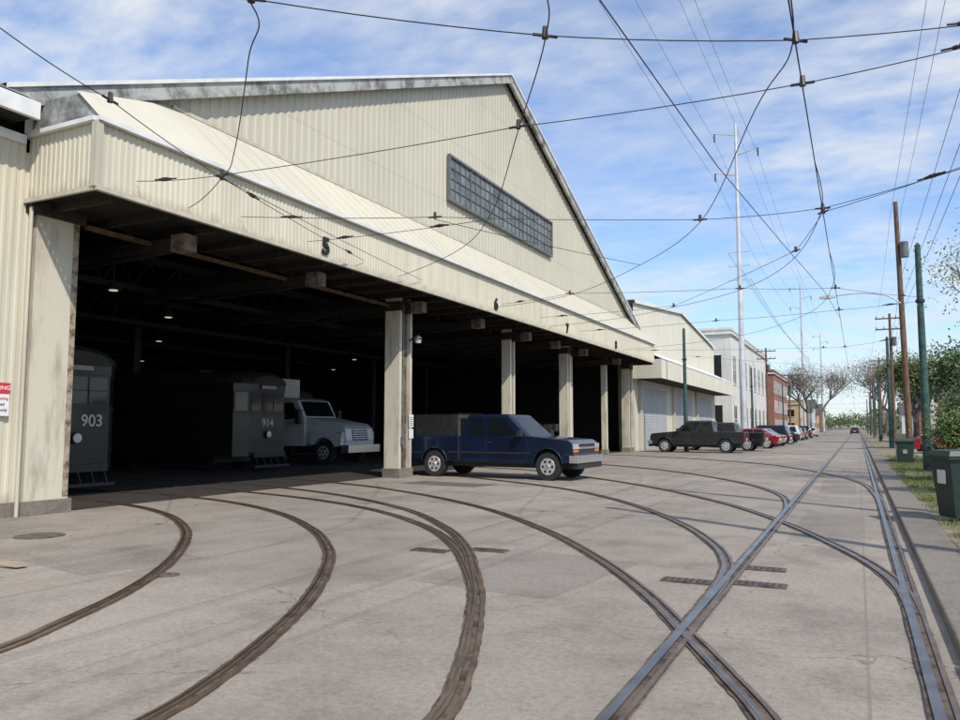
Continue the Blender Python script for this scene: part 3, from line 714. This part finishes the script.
# ------------------------------------------------------------------ wires
w=MB(); ins=MB()
def sag(a,b_,s=.1,n=6):
    a=Vector(a);b_=Vector(b_)
    return [tuple(a.lerp(b_,i/n)-Vector((0,0,s*4*(i/n)*(1-i/n)))) for i in range(n+1)]
def spool(p_,d,l=.26,r=.04):
    p_=Vector(p_); d=Vector(d).normalized()
    for i in range(4):
        a=p_+d*l*(i/4-.5); ins.cyl(a,a+d*l/5,r*(.7 if i in(0,3) else 1),r*(.5 if i in(0,3) else .8),8,'insul')
    ins.cyl(p_-d*l*.9,p_+d*l*.9,.014,.014,5,'blackm')
def hanger(x,y,z,d=(0,1,0)):
    ins.cyl((x,y,z-.03),(x,y,z+.1),.04,.03,8,'insul'); dd=Vector(d)*.14
    ins.cyl(Vector((x,y,z))-dd,Vector((x,y,z))+dd,.018,.018,6,'blackm')
def wire(pts,r=.010,n=5): w.tube(pts,r,n,'wire')
Z=5.8
wire([(-.46,-10,Z),(-.46,16,Z),(-.46,31,Z),(-.46,62,Z),(-.46,124,Z),(-.46,300,Z)],.009)
wire([(-2.5,-8,Z),(-2.15,7.1,Z),(-1.9,12.7,Z),(-1.35,19.6,Z),(-.8,26,Z),(-.46,33,Z)],.008)
def path(P,r=.008): wire([(x,y,Z) for x,y in cr(P,8)],r)
c1=[(-2.2,4.5),(-2.55,6.6),(-2.93,7.62),(-4.21,9.86),(-6.4,13.6),(-8.64,16.29),(-12.27,18.7),(-16,20)]
c2=[(-4.9,3.5),(-5.32,5.64),(-6.19,6.54),(-8.44,8.68),(-9.6,9.6),(-11.89,10.8),(-15,11.2)]
c3=[(-.46,6.5),(-.49,8.9),(-1.08,10.61),(-2.78,16.09),(-4.98,19.76),(-8.18,23.33),(-11.66,24.66),(-15,25.3)]
c4=[(-.46,13),(-.5,16.4),(-1.41,21.09),(-3.13,24.79),(-5.73,27.4),(-9,29.6),(-14,30.8)]
c5=[(-.46,20),(-.5,25),(-1.5,31),(-4.5,37),(-9,40.5),(-14,42)]
for c_ in (c1,c2,c3,c4,c5): path(c_)
def span(P,zs=None,r=.007,ends=True):
    for a,b_ in zip(P[:-1],P[1:]): wire(sag(a,b_,.03),r)
    for a in P[1:-1]: hanger(*a,d=(Vector(P[-1])-Vector(P[0])).normalized())
    if ends:
        for a,b_ in ((P[0],P[1]),(P[-1],P[-2])):
            a=Vector(a);b_=Vector(b_); d=(b_-a); l=d.length; spool(a+d*min(.35,1.1/l),d)
span([(-13.2,-1.2,6.6),(-5.32,5.64,Z+.05),(-2.93,7.62,Z+.05),(-.46,8.94,Z+.05),(2.2,10.1,6.1)])
span([(-11.45,9.4,5.95),(-9.6,9.6,Z+.05),(-4.21,9.86,Z+.05),(-.46,10.15,Z+.05),(2.2,10.1,6.0)])
span([(-11.45,12.0,5.95),(-7.63,13.5,Z+.05),(-2.78,16.09,Z+.05),(-.46,16.3,Z+.05),(2.3,15.0,6.05)])
span([(-11.45,29,6),(-5.73,27.4,Z+.05),(-1.2,20,Z+.05),(-.46,16.6,Z+.05),(2.3,15.0,6.1)])
span([(-11.45,25.2,6),(-8.18,23.33,Z+.05),(-3.13,24.79,Z+.05),(-.46,26.0,Z+.05),(2.06,30.7,6.1)])
span([(-11.45,34,6.0),(-5,32,Z+.05),(-.46,31,Z+.05),(2.06,30.7,5.95)])
span([(-8.06,4.83,Z),(-8.58,6.59,Z),(-9.6,9.6,Z),(-11.45,19.5,5.9)],ends=False)
span([(-8.06,4.83,Z),(-7.4,2.0,6.1)],ends=False)
span([(-9.6,9.6,Z),(-11.45,16.5,5.9)]); span([(-6.73,13.99,Z),(-11.45,14.2,5.9)]); span([(-4.98,19.76,Z),(-7.63,13.5,Z)],ends=False)
span([(-11.45,44,6.0),(-1.5,45,Z),(-.46,45,Z),(2.4,45,6.2)])
for y in (62,92,124,160,200): span([(-10,y if y!=62 else 50.8,6.2),(-.46,y,Z+.05),(2.06,y,6.1)])
span([(-10,88,6.2),(-.46,78,Z+.05),(2.06,92,6.3)],ends=False)
for dx,z in ((-1.1,12.8),(.5,12.8),(0,8.2),(.1,7.6),(-.1,9.2)):
    P=[(2.3+dx*.2,-30,z+.4),(2.3+dx*.3,45,z),(3+dx,80,z-1.2 if z>10 else z),(2.9+dx,118,z-1.8 if z>10 else z),(2.9+dx,155,z-1.8 if z>10 else z),(2.9+dx,300,z-1.8 if z>10 else z)]
    for a,b_ in zip(P[:-1],P[1:]): wire(sag(a,b_,.5,8),.008,4)
for x_,z in ((-12.8,32.5),(-8.4,30.3),(-12.8,28.1),(-10.6,34)):
    for a,b_ in ((-19,84),(84,187),(187,290)): wire(sag((x_,a,z),(x_,b_,z),1.5,12),.014,4)
for x_,z in ((-11.7,20),(-10.6,18.5),(-9.5,17)):
    for a,b_ in ((84,187),(187,290)): wire(sag((x_,a,z),(x_,b_,z),1,8),.02,4)
for z in (10.5,9.8): 
    for a,b_ in ((108,145),(145,190)): wire(sag((-10.6,a,z),(-10.6,b_,z),.4,6),.02,4)
w.obj('overhead_wires'); ins.obj('wire_insulators')

# ------------------------------------------------------------------ bins
def bin_(x,y,ang,s=1.0):
    b=MB(place(x,y,ang)@Matrix.Diagonal((s,s,s,1)))
    b.loft([[(-.24,-.24,.12),(.24,-.24,.12),(.24,.24,.12),(-.24,.24,.12)],[(-.31,-.3,.98),(.31,-.3,.98),(.31,.3,.98),(-.31,.3,.98)]],'bin')
    b.box(-.34,.34,-.34,.33,.95,1.0,'bin')
    b.loft([[(-.34,-.35,1.0),(.36,-.35,1.0),(.36,.35,1.0),(-.34,.35,1.0)],[(-.3,-.3,1.08),(.25,-.3,1.1),(.25,.3,1.1),(-.3,.3,1.08)]],'bin')
    b.cyl((.36,-.3,1.0),(.36,.3,1.0),.03,n=8,k='black')
    for s_ in (-1,1): b.cyl((.2,s_*.24,.12),(.2,s_*.32,.12),.12,.12,14,'black')
    b.box(-.3,-.285,-.12,.12,.6,.8,'signwhite')
    b.add([(-.1,-.285,.5),(.06,-.285,.5),(.06,-.297,.66),(-.1,-.297,.66)],[(0,1,2,3)],'cream')
    b.obj('wheelie_bin',bevel=.015)
bin_(1.47,14.5,20,1.1); bin_(1.65,35.6,5); bin_(1.75,37.1,-10); 

# ------------------------------------------------------------------ vegetation
def tree(name,x,y,h,sp,nl,ls,lk,bk='bark',th=.16,levels=4,base=.35,z0=.05,leafspread=.35):
    b=MB(); tips=[]
    def grow(p,d,l,r,lv):
        q=p+d*l; 
        mid=p+d*l*.5+Vector((random.uniform(-1,1),random.uniform(-1,1),random.uniform(-.3,.6)))*l*.07
        b.cyl(p,mid,r,r*.85,6 if lv>1 else 3,bk,False); b.cyl(mid,q,r*.85,r*.7,6 if lv>1 else 3,bk,False)
        if lv<=2: tips.append(mid)
        if lv==0: tips.append(q); return
        for i in range(random.choice((3,3,4))):
            nd=(d*.75+Vector((random.uniform(-1,1)*sp,random.uniform(-1,1)*sp,random.uniform(-.15,.75)))).normalized()
            grow(q,nd,l*random.uniform(.6,.82),r*.62,lv-1)
    grow(Vector((x,y,z0)),Vector((0,0,1)),h*base,th,levels)
    ks=lk if isinstance(lk,tuple) else (lk,)
    bins=[([],[]) for _ in ks]
    for i in range(nl):
        t_=random.choice(tips); c=t_+Vector([random.gauss(0,1) for _ in range(3)])*h*.055*leafspread/.35
        if c.z<.1: continue
        u=Vector([random.uniform(-1,1) for _ in range(3)]).normalized(); v_=u.orthogonal().normalized(); s_=ls*random.uniform(.6,1.4)
        V,F=bins[i%len(ks)]
        o=len(V); V+=[tuple(c-u*s_),tuple(c+v_*s_*.5),tuple(c+u*s_),tuple(c-v_*s_*.5)]; F.append((o,o+1,o+2,o+3))
    for k_,(V,F) in zip(ks,bins):
        if F: b.add(V,F,k_)
    return b.obj(name,smooth=False)
tree('bare_tree',4.8,150,16,.8,4000,.11,'twig','barkl',.35,5,.26,0,.45)
tree('bare_tree',-9.2,172,17,.8,4000,.13,'twig','barkl',.35,5,.26,0,.45)
tree('bare_tree',5.5,205,21,.8,3500,.15,'twig','barkl',.4,5,.26,0,.45)
tree('bare_tree',-9.0,240,22,.8,3500,.17,'twig','barkl',.4,5,.26,0,.45)
tree('street_tree',6.0,84,9,.7,6000,.13,('leaf','leafy','leafd'),'bark',.2,4,.3)
tree('street_tree',6.4,112,9,.7,4000,.15,('leaf','leafd'),'bark',.2,4,.3)
tree('street_tree',5.4,37,6.5,.65,10000,.085,('leaf','leafd','leafd'),'bark',.14,4,.22)
tree('street_tree',7.2,60,8.5,.65,7000,.12,('leaf','leafd'),'bark',.16,4,.25)
tree('shrub',2.55,20.5,2.7,.8,13000,.036,('leafd','leaf','leafy'),'bark',.05,4,.2,.08,.5)
tree('shrub',2.95,24.3,3.6,.8,13000,.042,('leafd','leafd','leaf'),'bark',.05,4,.2,.08,.5)
tree('shrub',4.1,29,4.3,.8,11000,.06,('leafd','leaf'),'bark',.06,4,.2,.08,.45)
tree('street_tree',3.9,24.5,7.2,.6,4500,.05,('leaf','leafy'),'bark',.08,4,.33)
b=MB()
vs={k:([],[]) for k in ('leafd','leaf','twig')}
for i in range(300):
    side=random.choice((-1,1)); y=random.uniform(230,620); x=(-22-random.random()*40) if side<0 else (9+random.random()*45)
    if random.random()<.4: y=random.uniform(600,700); x=random.uniform(-50,50)
    hh=random.uniform(7,13); k=random.choice(('leafd','leaf','twig'))
    for j in range(75):
        c=Vector((x+random.gauss(0,2.6),y+random.gauss(0,2.6),hh*.55+random.gauss(0,hh*.22))); 
        if c.z<0.3: c.z=.5
        u=Vector([random.uniform(-1,1) for _ in range(3)]).normalized(); v_=u.orthogonal().normalized(); s_=random.uniform(.5,1.1)
        V,F=vs[k]; o=len(V); V+=[tuple(c-u*s_),tuple(c+v_*s_*.6),tuple(c+u*s_),tuple(c-v_*s_*.6)]; F.append((o,o+1,o+2,o+3))
for k,(V,F) in vs.items(): b.add(V,F,k)
b.obj('distant_trees',smooth=False)
b=MB(); V=[];F=[];V2=[];F2=[]
clumps=[(random.uniform(1.08,2.65),random.uniform(4,45),random.uniform(.1,.35)) for _ in range(260)]+[(random.uniform(1.15,2.4),random.uniform(7.4,10.8),.28) for _ in range(80)]
for cx,cy,cr_ in clumps:
    for j in range(85):
        x=cx+random.gauss(0,cr_*.6); y=cy+random.gauss(0,cr_*1.1)
        if x<1.0 or x>2.75: continue
        h=random.uniform(.03,.13); a=random.uniform(0,6.28); dx,dy=math.cos(a)*.006,math.sin(a)*.006; lx,ly=random.gauss(0,.035),random.gauss(0,.035)
        A,B=(V,F) if random.random()<.6 else (V2,F2)
        o=len(A); A+=[(x-dx,y-dy,.07),(x+dx,y+dy,.07),(x+lx,y+ly,.075+h)]; B.append((o,o+1,o+2))
b.add(V,F,'grass'); b.add(V2,F2,'leafy'); b.obj('grass_tufts',smooth=False)

# ------------------------------------------------------------------ sky, sun, camera
SD=Vector((.60,-.42,.72)).normalized()
el=math.asin(SD.z); az=math.atan2(SD.x,SD.y)
wd=bpy.data.worlds.new('World'); scene.world=wd; wd.use_nodes=True; t=wd.node_tree
bg=t.nodes['Background']; bg.inputs['Strength'].default_value=.1
sk=t.nodes.new('ShaderNodeTexSky'); sk.sky_type='NISHITA'; sk.sun_disc=False; sk.sun_elevation=el; sk.sun_rotation=az; sk.air_density=1.0; sk.dust_density=.4; sk.ozone_density=2.0
tc=t.nodes.new('ShaderNodeTexCoord'); sp=t.nodes.new('ShaderNodeSeparateXYZ'); t.links.new(tc.outputs['Generated'],sp.inputs[0])
def mth(op,a,b_=None):
    n=t.nodes.new('ShaderNodeMath'); n.operation=op
    for i,v in enumerate((a,b_)):
        if v is None: continue
        if isinstance(v,(int,float)): n.inputs[i].default_value=v
        else: t.links.new(v,n.inputs[i])
    return n.outputs[0]
zz=mth('ADD',mth('MAXIMUM',sp.outputs[2],0.0),.16)
cb=t.nodes.new('ShaderNodeCombineXYZ'); t.links.new(mth('DIVIDE',sp.outputs[0],zz),cb.inputs[0]); t.links.new(mth('DIVIDE',sp.outputs[1],zz),cb.inputs[1])
def mapn(scale,rotz,loc=(0,0,0)):
    mp=t.nodes.new('ShaderNodeMapping'); mp.inputs['Scale'].default_value=scale; mp.inputs['Rotation'].default_value=(0,0,rotz); mp.inputs['Location'].default_value=loc
    t.links.new(cb.outputs[0],mp.inputs['Vector']); return mp.outputs['Vector']
nb=noise(t,mapn((1,1,1),0),.9,3,.5)
nf=noise(t,mapn((1,1.35,1),.5),3.4,6,.55)
nr=noise(t,mapn((1.2,2.2,1),-.5),9,3,.5)
big=ramp(t,nb,[(.38,g(.25)),(.6,g(1))])
fin=ramp(t,nf,[(.34,g(0)),(.66,g(1))])
rip=ramp(t,nr,[(.3,g(.1)),(.7,g(1))])
cl=mix(t,.35,fin,rip,'MIX'); cl=mix(t,1.0,cl,big,'MULTIPLY')
hz=ramp(t,sp.outputs[2],[(.0,g(.42)),(.16,g(.05))])
cf=mix(t,1.0,cl,hz,'SCREEN')
skb=mix(t,1.0,sk.outputs[0],(1.4,1.7,2.05),'MULTIPLY')
col=mix(t,cf,skb,(8.3,8.6,9.1))
t.links.new(col,bg.inputs['Color'])
sl=bpy.data.lights.new('sun','SUN'); sl.energy=4.0; sl.angle=R(.5); sl.color=(1,.94,.85)
so=bpy.data.objects.new('sun',sl); COL.objects.link(so); so.rotation_euler=SD.to_track_quat('Z','Y').to_euler()
cam=bpy.data.cameras.new('camera'); co=bpy.data.objects.new('camera',cam); COL.objects.link(co); scene.camera=co
cam.sensor_width=36; cam.lens=36*770/960; cam.clip_end=4000; cam.clip_start=.05
co.location=(0,0,1.56); co.rotation_euler=(R(90+4.973),0,R(26.06))
scene.view_settings.view_transform='Standard'; scene.view_settings.look='None'; scene.view_settings.exposure=0
